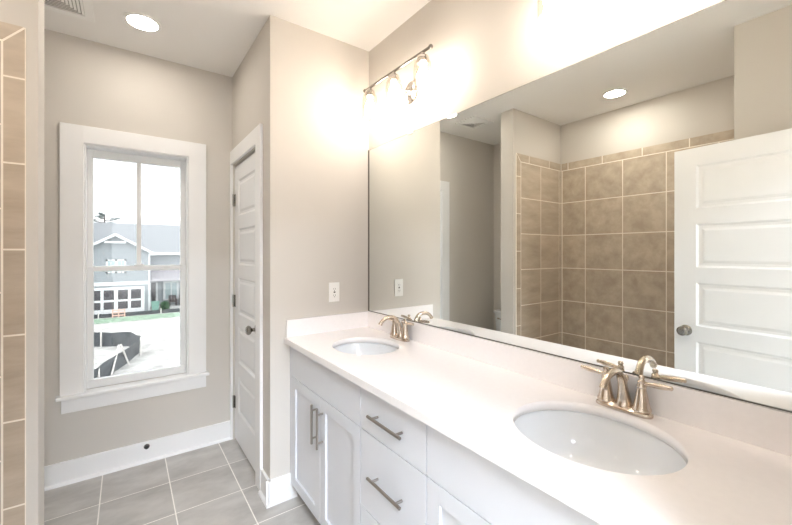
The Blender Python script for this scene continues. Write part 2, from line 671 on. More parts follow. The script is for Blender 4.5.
# ------------------------------------------------------------------ panel doors
def door_slab(wd, ht, th, stile, panels):
    """hinge edge at x=0, leaf along +x, thickness y from 0 to th, z from 0"""
    bb = MB()
    bb.boxy = True
    zs = [0.0]
    for z0, z1 in panels:
        zs += [z0, z1]
    zs.append(ht)
    xs_ = [0, stile, wd - stile, wd]
    for fy, s in ((0.0, 1), (th, -1)):
        V = {}

        def v(x, z, d=0.0):
            k = (round(x, 5), round(z, 5), round(d, 5))
            if k not in V:
                V[k] = bb.bm.verts.new((x, fy + s * d, z))
            return V[k]
        for zi, (z0, z1) in enumerate(zip(zs, zs[1:])):
            for xi, (x0, x1) in enumerate(zip(xs_, xs_[1:])):
                if xi == 1 and zi % 2 == 1:
                    loops = []
                    for ins, d in ((0, 0), (0.012, 0.009), (0.026, 0.009), (0.042, 0.003)):
                        loops.append([v(x0 + ins, z0 + ins, d), v(x1 - ins, z0 + ins, d), v(x1 - ins, z1 - ins, d), v(x0 + ins, z1 - ins, d)])
                    for A, B in zip(loops, loops[1:]):
                        for i in range(4):
                            bb.face([A[i], A[(i + 1) % 4], B[(i + 1) % 4], B[i]])
                    bb.face(loops[-1])
                else:
                    bb.face([v(x0, z0), v(x1, z0), v(x1, z1), v(x0, z1)])
    # edges
    for (x, z0, z1) in ((0, 0, ht), (wd, 0, ht)):
        bb.quad([(x, 0, z0), (x, th, z0), (x, th, z1), (x, 0, z1)])
    for z in (0, ht):
        bb.quad([(0, 0, z), (wd, 0, z), (wd, th, z), (0, th, z)])
    bmesh.ops.remove_doubles(bb.bm, verts=bb.bm.verts[:], dist=1e-5)
    return bb


PANELS = [(0.222, 0.488), (0.590, 0.853), (0.947, 1.212), (1.306, 1.570), (1.665, 1.928)]


def knob(parent, x, y, z, sgn, m):
    """door knob whose axis is local y, pointing sgn"""
    bb = MB()
    mx = Matrix.Translation((x, y, z)) @ Matrix.Rotation(-sgn * PI / 2, 4, 'X')
    bb.lathe([(0.033, 0.0), (0.033, 0.004), (0.028, 0.008), (0.012, 0.010), (0.010, 0.028), (0.014, 0.034), (0.024, 0.040),
              (0.029, 0.050), (0.028, 0.058), (0.02, 0.066), (0.0, 0.069)], 28, mx)
    return bb.build('knob', m, parent)


def hinge(parent, x, y, z, m):
    bb = MB()
    bb.cyl((x, y, z - 0.045), (x, y, z + 0.045), 0.0075, 12)
    bb.ball((x, y, z + 0.047), 0.006, 10, 6)
    bb.ball((x, y, z - 0.047), 0.006, 10, 6)
    return bb, m


# closet door: hinges by the window wall, leaf runs towards the camera (-y); local +x -> world -y
d1 = empty('door_1', (XD, DY1, 0), kind='structure')
leaf_root = door_slab(0.645, 2.036, 0.035, 0.105, PANELS)
bmesh.ops.transform(leaf_root.bm, verts=leaf_root.bm.verts[:],
                    matrix=Matrix.Translation((0.047, -0.003, 0.012)) @ Matrix.Rotation(-PI / 2, 4, 'Z') @ Matrix.Diagonal((1, -1, 1, 1)) @ Matrix.Translation((0, 0, 0)))
# after the flip the slab spans x 0.012..0.047
leaf = leaf_root.build('door_leaf', M['door'], d1)
xmin = min(vv.co.x for vv in leaf.data.vertices)
for vv in leaf.data.vertices:
    vv.co.x += 0.012 - xmin
for hz in (0.285, 1.045, 1.80):
    bb = MB()
    bb.cyl((0.004, -0.004, hz - 0.045), (0.004, -0.004, hz + 0.045), 0.008, 12)
    bb.box(0.008, 0.0128, -0.030, -0.004, hz - 0.045, hz + 0.045)
    bb.build('hinge', M['dark_nickel'], d1)
kb = MB()
kb.lathe([(0.033, 0.0), (0.033, 0.004), (0.028, 0.008), (0.012, 0.010), (0.010, 0.028), (0.014, 0.034), (0.024, 0.040),
          (0.029, 0.050), (0.028, 0.058), (0.02, 0.066), (0.0, 0.069)], 28,
         Matrix.Translation((0.0125, -0.588, 0.925)) @ Matrix.Rotation(-PI / 2, 4, 'Y'))
kb.build('knob', M['dark_nickel'], d1)
bb = MB()
JB = 0.006
cz = 2.168
bb.box(-0.018, 0, -(DY1 - 2.233), -(DY1 - DY0) - 0.004, 0, cz, 0.003)
bb.box(-0.018, 0, 0.004, YW - DY1 - 0.0015, 0, cz, 0.003)
bb.box(-0.018, 0, -(DY1 - DY0) - 0.006, 0.006, DZ1 + 0.005, cz, 0.003)
bb.build('casing', M['trim'], d1)
bb = MB()
bb.box(0.05, 0.108, -(DY1 - DY0), 0, DZ1 - 0.010, DZ1)
bb.box(0.05, 0.108, -(DY1 - DY0), -(DY1 - DY0) + 0.010, 0, DZ1 - 0.010)
bb.box(0.05, 0.108, -0.010, 0, 0, DZ1 - 0.010)
bb.build('jamb', M['trim'], d1)

# entry door, swung open against the shower's end wall
ang = math.atan2(0.869 - 0.06, -0.244 + 0.160)
d2 = empty('door_2', (-0.150, 0.062, 0), ang, kind='structure')
sl = door_slab(0.812, 2.036, 0.035, 0.115, PANELS)
bmesh.ops.translate(sl.bm, vec=(0.003, -0.0, 0.012), verts=sl.bm.verts[:])
sl.build('door_leaf', M['door'], d2)
knob(d2, 0.752, 0.0, 0.925, -1, M['dark_nickel'])
knob(d2, 0.752, 0.035, 0.925, 1, M['dark_nickel'])
for hz in (0.25, 1.02, 1.80):
    bb = MB()
    bb.cyl((-0.004, -0.004, hz - 0.045), (-0.004, -0.004, hz + 0.045), 0.0075, 12)
    bb.build('hinge', M['dark_nickel'], d2)
bb = MB()
bb.box(EX0 - 0.085, EX0 - 0.005, YN, YN + 0.018, 0, EZ1 + 0.095, 0.003)
bb.box(EX1 + 0.003, EX1 + 0.075, YN, YN + 0.016, 0, EZ1 + 0.095, 0.003)
bb.box(EX0 - 0.085, EX1 + 0.075, YN, YN + 0.018, EZ1 + 0.005, EZ1 + 0.095, 0.003)
bb.build('trim_1', M['trim'], kind='structure')

# ------------------------------------------------------------------ vanity cabinets
CZ0, CZ1 = 0.083, 0.8900        # carcass
FX = 0.765                     # door faces
VY0, VY1 = 0.100, YJ - 0.002
S1, S2 = 1.297, 0.890          # seams between the three units
ZF = 0.703                     # bottom of the top fronts
GAP = 0.002


def pull(parent, p0, p1):
    """bar pull between two points on the plane x = FX"""
    bb = MB()
    x = FX - 0.030
    a, c = Vector((x, *p0)), Vector((x, *p1))
    bb.cyl(a, c, 0.0058, 14)
    d = (c - a).normalized()
    for t in (0.028, (c - a).length - 0.028):
        q = a + d * t
        bb.cyl(q, q + Vector((0.0305, 0, 0)), 0.0048, 12)
    return bb


def shaker(y0, y1, z0, z1):
    bb = MB()
    bb.box(FX, FX + 0.019, y0, y1, z0, z1, 0.0012)
    # sink the field: cut by building rails over a thinner panel instead
    bb.bm.clear()
    fw = 0.057
    bb.box(FX, FX + 0.019, y0, y0 + fw, z0, z1, 0.0012)
    bb.box(FX, FX + 0.019, y1 - fw, y1, z0, z1, 0.0012)
    bb.box(FX, FX + 0.019, y0 + fw, y1 - fw, z0, z0 + fw, 0.0012)
    bb.box(FX, FX + 0.019, y0 + fw, y1 - fw, z1 - fw, z1, 0.0012)
    bb.box(FX + 0.010, FX + 0.018, y0 + fw - 0.004, y1 - fw + 0.004, z0 + fw - 0.004, z1 - fw + 0.004)
    return bb


def carcass(y0, y1, top_hole=False, fill0=0, fill1=0):
    bb = MB()
    X0 = FX + 0.0205
    t = 0.016
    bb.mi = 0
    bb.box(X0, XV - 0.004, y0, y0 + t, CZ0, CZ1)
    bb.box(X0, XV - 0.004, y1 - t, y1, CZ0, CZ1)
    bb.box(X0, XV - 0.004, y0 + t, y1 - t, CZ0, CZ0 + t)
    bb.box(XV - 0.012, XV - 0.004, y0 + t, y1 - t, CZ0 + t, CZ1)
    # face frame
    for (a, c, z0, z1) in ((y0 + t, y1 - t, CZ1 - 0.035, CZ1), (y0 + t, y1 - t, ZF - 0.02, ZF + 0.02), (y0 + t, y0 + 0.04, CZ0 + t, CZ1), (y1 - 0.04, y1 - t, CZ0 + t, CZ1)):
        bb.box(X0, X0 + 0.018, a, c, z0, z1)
    bb.mi = 1
    if fill1:
        bb.box(FX + 0.001, X0 - 0.0005, y1 - fill1 + 0.001, y1, CZ0, CZ1)
    if fill0:
        bb.box(FX + 0.001, X0 - 0.0005, y0, y0 + fill0 - 0.001, CZ0, CZ1)
    # toe kick
    bb.mi = 1
    bb.box(FX + 0.075, FX + 0.09, y0, y1, 0, CZ0)
    bb.box(FX + 0.09, XV - 0.004, y0, y0 + t, 0, CZ0)
    bb.box(FX + 0.09, XV - 0.004, y1 - t, y1, 0, CZ0)
    return bb


def sink_base(name, y0, y1, f0, f1, label, pulls):
    root = empty(name, (FX, (y0 + y1) / 2, 0))
    off = Matrix.Translation((-FX, -(y0 + y1) / 2, 0))

    def put(bb, nm, m, par=root):
        bmesh.ops.transform(bb.bm, matrix=off, verts=bb.bm.verts[:])
        return bb.build(nm, m, par)
    put(carcass(y0, y1, fill0=f0, fill1=f1), 'carcass', [M['shadow_gap'], M['cab']])
    a, c = y0 + f0 + GAP, y1 - f1 - GAP
    bb = MB()
    bb.box(FX, FX + 0.019, a, c, ZF + GAP, 0.872, 0.0012)
    put(bb, 'false_front', M['cab'])
    mid = (a + c) / 2
    dL = put(shaker(mid + GAP, c, CZ0, ZF - GAP), 'door', M['cab'])
    dR = put(shaker(a, mid - GAP, CZ0, ZF - GAP), 'door', M['cab'])
    put(pull(dL, (mid + 0.032, 0.470), (mid + 0.032, 0.662)), 'handle', M['pull'], dL)
    put(pull(dR, (mid - 0.032, 0.470), (mid - 0.032, 0.662)), 'handle', M['pull'], dR)
    tag(root, label, 'cabinet', 'vanity base cabinets')
    return root


sink_base('sink_cabinet', S1, VY1, 0, 0.026, 'white two-door sink cabinet against the return wall with an outlet above', True)
sink_base('sink_cabinet', VY0, S2, 0.026, 0, 'white two-door sink cabinet nearer the entry, to the right of the drawer stack', True)
root = empty('drawer_cabinet', (FX, (S1 + S2) / 2, 0))
off = Matrix.Translation((-FX, -(S1 + S2) / 2, 0))


def putd(bb, nm, m, par):
    bmesh.ops.transform(bb.bm, matrix=off, verts=bb.bm.verts[:])
    return bb.build(nm, m, par)


putd(carcass(S2, S1), 'carcass', [M['shadow_gap'], M['cab']], root)
ym = (S1 + S2) / 2
for z0, z1, zh in ((ZF + GAP, 0.872, 0.790), (0.394 + GAP, ZF - GAP, 0.557), (CZ0, 0.394 - GAP, 0.245)):
    bb = MB()
    bb.box(FX, FX + 0.019, S2 + GAP, S1 - GAP, z0, z1, 0.0012)
    dr = putd(bb, 'drawer', M['cab'], root)
    putd(pull(dr, (ym - 0.103, zh), (ym + 0.103, zh)), 'handle', M['pull'], dr)
tag(root, 'white three-drawer cabinet with steel bar pulls between the two sink cabinets', 'cabinet', 'vanity base cabinets')

# ------------------------------------------------------------------ worktop with two oval cut-outs
TZ = 0.921
TT = 0.030
TX0, TX1 = 0.7305, XV - 0.002
SINKS = [(1.018, 1.672, 0.195, 0.168), (1.028, 0.508, 0.211, 0.190)]   # cx, cy, half length (y), half width (x)


def top_slab(bb, z_top, z_bot, x0, x1, y0, y1):
    regs = []
    order = sorted(SINKS, key=lambda s: s[1])
    ymid = (order[0][1] + order[1][1]) / 2
    cuts = [y0, ymid, ymid, y1]
    for k, (cx, cyy, a, c) in enumerate(order):
        ya, yb_ = cuts[2 * k], cuts[1 + 2 * k]
        angs = [2 * PI * i / 72 for i in range(72)]
        for X, Y in ((x0, ya), (x1, ya), (x1, yb_), (x0, yb_)):
            angs.append(math.atan2((Y - cyy), (X - cx)) % (2 * PI))
        angs = sorted(set(round(q, 6) for q in angs))
        rim = {}
        for z in (z_top, z_bot):
            inner, outer = [], []
            for q in angs:
                dx, dy = math.cos(q), math.sin(q)
                r = 1 / math.sqrt((dx / c) ** 2 + (dy / a) ** 2)
                inner.append((cx + dx * r, cyy + dy * r, z))
                ts = []
                if dx > 1e-9: ts.append((x1 - cx) / dx)
                if dx < -1e-9: ts.append((x0 - cx) / dx)
                if dy > 1e-9: ts.append((yb_ - cyy) / dy)
                if dy < -1e-9: ts.append((ya - cyy) / dy)
                t = min(ts)
                outer.append((cx + dx * t, cyy + dy * t, z))
            n = len(angs)
            for i in range(n):
                j = (i + 1) % n
                bb.quad([inner[i], inner[j], outer[j], outer[i]])
            rim[z] = inner
        n = len(angs)
        for i in range(n):
            j = (i + 1) % n
            bb.quad([rim[z_top][i], rim[z_top][j], rim[z_bot][j], rim[z_bot][i]])
    for (p, q) in (((x0, y0), (x0, y1)), ((x1, y0), (x1, y1)), ((x0, y0), (x1, y0)), ((x0, y1), (x1, y1))):
        bb.quad([(*p, z_top), (*q, z_top), (*q, z_bot), (*p, z_bot)])


bb = MB()
top_slab(bb, TZ, TZ - TT, TX0, TX1, VY0 - 0.012, YJ - 0.001)
bmesh.ops.remove_doubles(bb.bm, verts=bb.bm.verts[:], dist=2e-4)
worktop = bb.build('countertop', M['quartz'], smooth=False)
for f in worktop.data.polygons:
    f.use_smooth = abs(f.normal.z) < 0.3 and f.area < 0.002
part_box('backsplash', M['quartz'], worktop, XV - 0.020, XV - 0.001, VY0 - 0.012, YJ - 0.001, TZ + 0.0003, 1.022, 0.0015)
part_box('sidesplash', M['quartz'], worktop, TX0 + 0.012, XV - 0.0205, YJ - 0.020, YJ - 0.001, TZ + 0.0003, 1.022, 0.0015)
tag(worktop, 'long white quartz countertop with backsplash over the vanity cabinets', 'countertop')

# ------------------------------------------------------------------ sinks
def sink(cx, cyy, a, c, label):
    root = empty('undermount_sink', (cx, cyy, TZ - TT))
    bb = MB()
    n = 72
    prof = [(1.10, 0.0, 1), (1.06, 0.0, 1), (1.04, -0.002, 1), (1.015, -0.012, 1), (0.985, -0.035, 1), (0.93, -0.07, 1), (0.83, -0.105, 1), (0.66, -0.13, 1),
            (0.42, -0.142, 1), (0.20, -0.147, 1), (0.10, -0.150, 1)]
    rings = []
    for s, z, _ in prof:
        rings.append([bb.bm.verts.new((c * s * math.cos(2 * PI * i / n), a * s * math.sin(2 * PI * i / n), z - 0.0005)) for i in range(n)])
    for s, z, _ in reversed(prof):
        rings.append([bb.bm.verts.new((c * (s + 0.035) * math.cos(2 * PI * i / n), a * (s + 0.035) * math.sin(2 * PI * i / n), z - 0.010)) for i in range(n)])
    for A, B in zip(rings, rings[1:] + rings[:1]):
        for i in range(n):
            j = (i + 1) % n
            bb.face([A[i], A[j], B[j], B[i]])
    bb.build('basin', M['porc'], root, angle=1.2)
    bb = MB()
    bb.lathe([(0.0, -0.153), (0.024, -0.153), (0.024, -0.1465), (0.021, -0.1455), (0.0165, -0.148), (0.016, -0.1445), (0.008, -0.143), (0.0, -0.1425)], 28)
    bb.build('drain', M['nickel'], root)
    tag(root, label, 'sink', 'undermount basins')
    return root


sink(*SINKS[0], 'white oval undermount sink closer to the return wall with the outlet')
sink(*SINKS[1], 'large white oval undermount sink nearest the camera in the countertop')


# ------------------------------------------------------------------ faucets (spout points to -x)
def faucet(x, y, label):
    root = empty('faucet', (x, y, TZ + 0.0006))
    # base plate: rounded oblong with stepped edge
    bb = MB()
    n = 48

    def oval(s, z, hx=0.0235, hy=0.080):
        pts = []
        for i in range(n):
            q = 2 * PI * i / n
            dx, dy = math.cos(q), math.sin(q)
            r = 1 / ((abs(dx) / hx) ** 3.2 + (abs(dy) / hy) ** 3.2) ** (1 / 3.2)
            rr = r - s
            pts.append(bb.bm.verts.new((dx * rr, dy * rr, z)))
        return pts
    rings = [oval(0, 0.0), oval(0, 0.006), oval(0.002, 0.010), oval(0.006, 0.012), oval(0.009, 0.017), oval(0.012, 0.019)]
    for A, B in zip(rings, rings[1:]):
        for i in range(n):
            bb.face([A[i], A[(i + 1) % n], B[(i + 1) % n], B[i]])
    bb.face(rings[0][::-1])
    bb.face(rings[-1])
    bb.build('base_plate', M['nickel'], root)
    # spout
    bb = MB()
    ctrl = [(0.006, 0.016, 0.0250), (0.005, 0.030, 0.0205), (0.001, 0.052, 0.0160), (-0.005, 0.076, 0.0132), (-0.014, 0.099, 0.0118), (-0.029, 0.1185, 0.0110),
            (-0.050, 0.1280, 0.0106), (-0.074, 0.1290, 0.0103), (-0.098, 0.1240, 0.0100), (-0.116, 0.1135, 0.0098), (-0.126, 0.103, 0.0098), (-0.1275, 0.1005, 0.0108),
            (-0.1315, 0.0935, 0.0106)]
    pts, rad = [], []
    for i in range(len(ctrl) - 1):
        p0 = ctrl[max(i - 1, 0)]; p1 = ctrl[i]; p2 = ctrl[i + 1]; p3 = ctrl[min(i + 2, len(ctrl) - 1)]
        for t in (0, 0.33, 0.66):
            q = [0.5 * (2 * p1[k] + (p2[k] - p0[k]) * t + (2 * p0[k] - 5 * p1[k] + 4 * p2[k] - p3[k]) * t * t + (3 * p1[k] - p0[k] - 3 * p2[k] + p3[k]) * t ** 3) for k in range(3)]
            pts.append((q[0], 0, q[1])); rad.append(q[2])
    pts.append((ctrl[-1][0], 0, ctrl[-1][1])); rad.append(ctrl[-1][2])
    bb.tube(pts, rad, 24)
    bb.build('spout', M['nickel'], root, angle=0.9)
    # lift rod behind the spout
    bb = MB()
    bb.cyl((0.0225, 0, 0.016), (0.0225, 0, 0.088), 0.0028, 10)
    bb.lathe([(0.0, 0.085), (0.004, 0.086), (0.0065, 0.092), (0.0068, 0.097), (0.004, 0.1025), (0.0, 0.104)], 14, Matrix.Translation((0.0225, 0, 0)))
    bb.build('lift_rod', M['nickel'], root)
    # handles: bell body, finial and an outward lever
    for s in (-1, 1):
        bb = MB()
        bb.lathe([(0.0, 0.0165), (0.0255, 0.0165), (0.0258, 0.021), (0.0235, 0.025), (0.0215, 0.030), (0.0190, 0.042), (0.0158, 0.060), (0.0128, 0.076),
                  (0.0118, 0.082), (0.0136, 0.085), (0.0136, 0.088), (0.0112, 0.093), (0.0105, 0.099), (0.0112, 0.102), (0.0075, 0.106), (0.0070, 0.109), (0.0088, 0.113), (0.0075, 0.119), (0.0, 0.1215)],
                 28, Matrix.Translation((0, s * 0.0508, 0)))
        h = bb.build('handle_body', M['nickel'], root)
        bb = MB()
        L = [(0.006, 0.0875, 0.0055), (0.016, 0.0885, 0.0060), (0.030, 0.0900, 0.0074), (0.048, 0.0915, 0.0084), (0.057, 0.0922, 0.0080), (0.066, 0.0928, 0.0068),
             (0.070, 0.0930, 0.0055), (0.073, 0.0932, 0.0066), (0.077, 0.0934, 0.0064), (0.0795, 0.0935, 0.0035)]
        bb.tube([(-0.004 * (q[0] / 0.09), s * (0.0508 + q[0]), q[1] + 0.009) for q in L], [q[2] for q in L], 16)
        bb.build('lever', M['nickel'], h, angle=0.9)
    tag(root, label, 'faucet', 'two-handle faucets')
    return root


faucet(1.243, SINKS[0][1] + 0.005, 'brushed nickel two-handle faucet behind the sink closer to the return wall')
faucet(1.2455, 0.517, 'brushed nickel two-handle arched faucet behind the sink nearest the camera')

# ------------------------------------------------------------------ mirror
MY0, MY1, MZ0, MZ1 = 0.075, 2.086, 1.0245, 2.083
bb = MB()
bb.mi = 1
bb.box(XV - 0.006, XV - 0.0005, MY0, MY1, MZ0, MZ1)
bb.mi = 0
bb.quad([(XV - 0.0062, MY0 + 0.0015, MZ0 + 0.0015), (XV - 0.0062, MY1 - 0.0015, MZ0 + 0.0015), (XV - 0.0062, MY1 - 0.0015, MZ1 - 0.0015), (XV - 0.0062, MY0 + 0.0015, MZ1 - 0.0015)])
mir = bb.build('wall_mirror', [M['mirror'], M['mirror_edge']], smooth=False)
bb = MB()
bb.box(XV - 0.0095, XV - 0.0005, MY0, MY1, MZ0 - 0.0019, MZ0 + 0.0010)
bb.build('bottom_channel', M['mirror_edge'], mir)
for yk in (1.645,):
    bb = MB()
    bb.box(XV - 0.0125, XV - 0.0005, yk - 0.022, yk + 0.022, MZ1 - 0.010, MZ1 + 0.016, 0.004, 3)
    bb.build('clip', M['clip'], mir)
bb = MB()
bb.box(XV - 0.009, XV - 0.0005, MY1 + 0.0005, YJ - 0.001, MZ0 - 0.002, MZ1)
bb.build('side_channel', M['channel'], mir)
tag(mir, 'long frameless wall mirror resting on the backsplash above the countertop', 'mirror')


# ------------------------------------------------------------------ vanity lights
def vanity_light(y, label):
    root = empty('vanity_light', (XV, y, 2.31))
    bx, bz = -0.122, 0.085
    bb = MB()
    R90 = Matrix.Rotation(-PI / 2, 4, 'Y')
    bb.lathe([(0.0, 0.001), (0.064, 0.001), (0.064, 0.006), (0.058, 0.011), (0.050, 0.013), (0.047, 0.017), (0.030, 0.021), (0.026, 0.026), (0.014, 0.030), (0.012, 0.036), (0.0, 0.037)], 40, R90)
    bb.build('wall_plate', M['chrome'], root)
    bb = MB()
    arm = []
    for i in range(13):
        t = i / 12
        q = PI / 2 * t
        arm.append((-0.030 + (bx + 0.030) * math.sin(q), 0, bz * (1 - math.cos(q)) + (0.0 if t < 1 else 0)))
    bb.tube(arm, 0.0062, 14)
    bb.build('arm', M['chrome'], root)
    bb = MB()
    bb.cyl((bx, -0.300, bz), (bx, 0.300, bz), 0.0075, 16)
    for s in (-1, 1):
        bb.ball((bx, s * 0.303, bz), 0.0115, 16, 10)
    bb.build('bar', M['dark_nickel'], root)
    for k in (-1, 0, 1):
        yy = k * 0.245
        bb = MB()
        bb.lathe([(0.0, bz - 0.004), (0.010, bz - 0.006), (0.010, bz - 0.014), (0.022, bz - 0.018), (0.030, bz - 0.026), (0.031, bz - 0.036), (0.029, bz - 0.038), (0.031, bz - 0.042), (0.031, bz - 0.058), (0.022, bz - 0.062), (0.0, bz - 0.063)], 24,
                 Matrix.Translation((bx, yy, 0)))
        so = bb.build('socket', M['chrome'], root)
        bb = MB()
        prof = [(0.034, bz - 0.040), (0.040, bz - 0.048), (0.045, bz - 0.062), (0.047, bz - 0.085), (0.048, bz - 0.130), (0.0495, bz - 0.172), (0.051, bz - 0.184)]
        inner = [(r - 0.0025, z) for r, z in reversed(prof)]
        bb.lathe(prof + inner, 32, Matrix.Translation((bx, yy, 0)), cap0=False, cap1=False)
        bb.build('glass_shade', M['shade_glass'], root)
        bb = MB()
        bb.lathe([(0.0, bz - 0.0635), (0.012, bz - 0.064), (0.013, bz - 0.078), (0.020, bz - 0.094), (0.0285, bz - 0.112), (0.029, bz - 0.124), (0.024, bz - 0.138), (0.012, bz - 0.148), (0.0, bz - 0.150)], 16,
                 Matrix.Translation((bx, yy, 0)))
        bb.build('bulb', M['bulb'], so)
    tag(root, label, 'light fixture', 'three-lamp vanity lights')
    return root


vanity_light(1.645, 'three-lamp nickel bar light with clear glass shades above the mirror beside the return wall')
vanity_light(0.47, 'three-lamp bar light mostly cut off by the picture top, over the sink nearest the camera')


# ------------------------------------------------------------------ recessed ceiling lights
def can_light(x, y, label, lens):
    root = empty('recessed_light', (x, y, H))
    bb = MB()
    bb.lathe([(0.095, 0.0), (0.094, -0.005), (0.086, -0.008), (0.076, -0.0065), (0.074, 0.0)], 40, cap0=False, cap1=False)
    bb.build('trim_ring', M['plastic'], root)
    bb = MB()
    bb.lathe([(0.0, -0.0045), (0.0755, -0.0040), (0.0755, -0.0005), (0.0, -0.0005)], 40)
    bb.build('lens', M[lens], root)
    tag(root, label, 'ceiling light', 'recessed ceiling lights')


can_light(0.078, 2.600, 'round lit recessed ceiling light in front of the window', 'can')
can_light(-0.715, 1.440, 'round lit recessed ceiling light over the tiled shower, seen in the mirror', 'shower_can')

# unseen glowing panels added on the bedroom ceiling to fill the bathroom
for px_, py_, lb in ((0.0, -1.25, 'added flat white fill panel under the bedroom ceiling, next to the doorway'), (0.0, -2.9, 'added flat white fill panel under the bedroom ceiling, by the wide window')):
    lp = empty('fill_panel', (px_, py_, H))
    part_box('frame', M['plastic'], lp, -0.63, 0.63, -0.33, 0.33, -0.03, -0.0005, 0.004)
    part_box('diffuser', M['panel'], lp, -0.60, 0.60, -0.30, 0.30, -0.034, -0.0302, 0)
    tag(lp, lb, 'ceiling light', 'added fill panels')

# ceiling register
vent = empty('ceiling_vent', (-0.285, 2.605, H))
bb = MB()
S = 0.128
bb.box(-S, S, -S, S, -0.004, -0.0005)
vb = bb.build('back_panel', M['vent_back'], vent)
bb = MB()


def ring(bb, so, si, z0, z1, drop=0.0):
    o = [(-so, -so), (so, -so), (so, so), (-so, so)]
    i_ = [(-si, -si), (si, -si), (si, si), (-si, si)]
    A = [bb.bm.verts.new((*p, z0)) for p in o]
    B = [bb.bm.verts.new((*p, z0 - drop)) for p in i_]
    C = [bb.bm.verts.new((*p, z1 - drop)) for p in i_]
    D = [bb.bm.verts.new((*p, z1)) for p in o]
    for k in range(4):
        l = (k + 1) % 4
        for P, Q in ((A, B), (B, C), (C, D), (D, A)):
            bb.face([P[k], P[l], Q[l], Q[k]])


ring(bb, 0.140, 0.100, -0.0005, -0.012, 0.0)
bb.build('frame', M['plastic'], vent)
bb = MB()
for k in range(6):
    ring(bb, 0.098 - k * 0.0155, 0.098 - k * 0.0155 - 0.010, -0.006, -0.009, 0.005)
bb.box(-0.006, 0.006, -0.006, 0.006, -0.012, -0.005)
bb.build('louvers', M['plastic'], vent)
tag(vent, 'square white louvered ceiling vent above the toilet corner', 'vent')

# outlet on the return wall
ox, oz = 1.047, 1.162
out = empty('wall_outlet', (ox, YJ, oz))
bb = MB()
bb.box(-0.036, 0.036, -0.006, 0.0, -0.060, 0.060, 0.0035, 3)
bb.build('cover_plate', M['plastic'], out)
bb = MB()
bb.box(-0.017, 0.017, -0.0078, -0.0055, -0.034, 0.034, 0.0015)
rc = bb.build('receptacle', M['plastic'], out)
bb = MB()
for zc in (-0.020, 0.020):
    for xo in (-0.006, 0.006):
        bb.box(xo - 0.001, xo + 0.001, -0.0082, -0.0076, zc - 0.004, zc + 0.005)
    bb.box(-0.002, 0.002, -0.0082, -0.0076, zc - 0.011, zc - 0.007)
    bb.box(-0.006, 0.006, -0.0082, -0.0076, -0.004, 0.004) if zc > 0 else None
bb.build('slots', M['rubber'], rc)
tag(out, 'white electrical outlet plate on the wall at the end of the countertop', 'outlet')

# door stop on the window wall's baseboard
ds = empty('door_stop', (0.112, YW - BT, 0.106))
RX = Matrix.Rotation(PI / 2, 4, 'X')
bb = MB()
bb.lathe([(0.0, 0.0005), (0.017, 0.0005), (0.017, 0.003), (0.010, 0.005), (0.0, 0.005)], 20, RX)
bb.build('flange', M['dark_nickel'], ds)
bb = MB()
bb.lathe([(0.0, 0.0052), (0.012, 0.0052), (0.0135, 0.012), (0.011, 0.020), (0.005, 0.023), (0.0, 0.0235)], 20, RX)
bb.build('bumper', M['rubber'], ds)
tag(ds, 'small dark door stop on the baseboard below the window', 'door stop')

# ------------------------------------------------------------------ toilet in the corner behind the shower wall
t = empty('toilet', (XB + 0.012, 2.640, 0))


def rr_ring(bb, cx, hx, hy, z, n=40, e=3.0):
    pts = []
    for i in range(n):
        q = 2 * PI * i / n
        dx, dy = math.cos(q), math.sin(q)
        r = 1 / ((abs(dx) / hx) ** e + (abs(dy) / hy) ** e) ** (1 / e)
        pts.append(bb.bm.verts.new((cx + dx * r, dy * r, z)))
    return pts


def loft(rings_, bb, cap=True):
    n = len(rings_[0])
    for A, B in zip(rings_, rings_[1:]):
        for i in range(n):
            bb.face([A[i], A[(i + 1) % n], B[(i + 1) % n], B[i]])
    if cap:
        bb.face(rings_[0][::-1])
        bb.face(rings_[-1])


bb = MB()
loft([rr_ring(bb, 0.105, 0.080, 0.180, 0.385, e=5), rr_ring(bb, 0.105, 0.085, 0.190, 0.42, e=5), rr_ring(bb, 0.105, 0.093, 0.212, 0.70, e=5)], bb)
bb.build('tank', M['porc'], t)
bb = MB()
loft([rr_ring(bb, 0.108, 0.098, 0.222, 0.7005, e=5), rr_ring(bb, 0.108, 0.102, 0.226, 0.712, e=5), rr_ring(bb, 0.108, 0.102, 0.226, 0.725, e=5), rr_ring(bb, 0.108, 0.094, 0.218, 0.735, e=5)], bb)
bb.build('tank_lid', M['porc'], t)
bb = MB()
loft([rr_ring(bb, 0.33, 0.20, 0.11, 0.0), rr_ring(bb, 0.33, 0.19, 0.10, 0.05), rr_ring(bb, 0.34, 0.17, 0.09, 0.16), rr_ring(bb, 0.38, 0.22, 0.13, 0.26, e=2.4), rr_ring(bb, 0.40, 0.27, 0.175, 0.35, e=2.3),
      rr_ring(bb, 0.40, 0.28, 0.183, 0.384, e=2.3)], bb)
bb.build('bowl', M['porc'], t)
bb = MB()
loft([rr_ring(bb, 0.42, 0.255, 0.180, 0.385, e=2.2), rr_ring(bb, 0.42, 0.265, 0.188, 0.392, e=2.2), rr_ring(bb, 0.42, 0.265, 0.188, 0.412, e=2.2), rr_ring(bb, 0.42, 0.25, 0.175, 0.420, e=2.2)], bb)
bb.build('lid', M['plastic'], t)
bb = MB()
bb.cyl((0.198, 0.13, 0.65), (0.212, 0.13, 0.65), 0.008, 12)
bb.tube([(0.212, 0.13, 0.65), (0.216, 0.10, 0.648), (0.216, 0.07, 0.643)], 0.005, 10)
bb.build('flush_lever', M['nickel'], t)
tag(t, 'white toilet with tank, seen in the mirror behind the shower wall end', 'toilet')

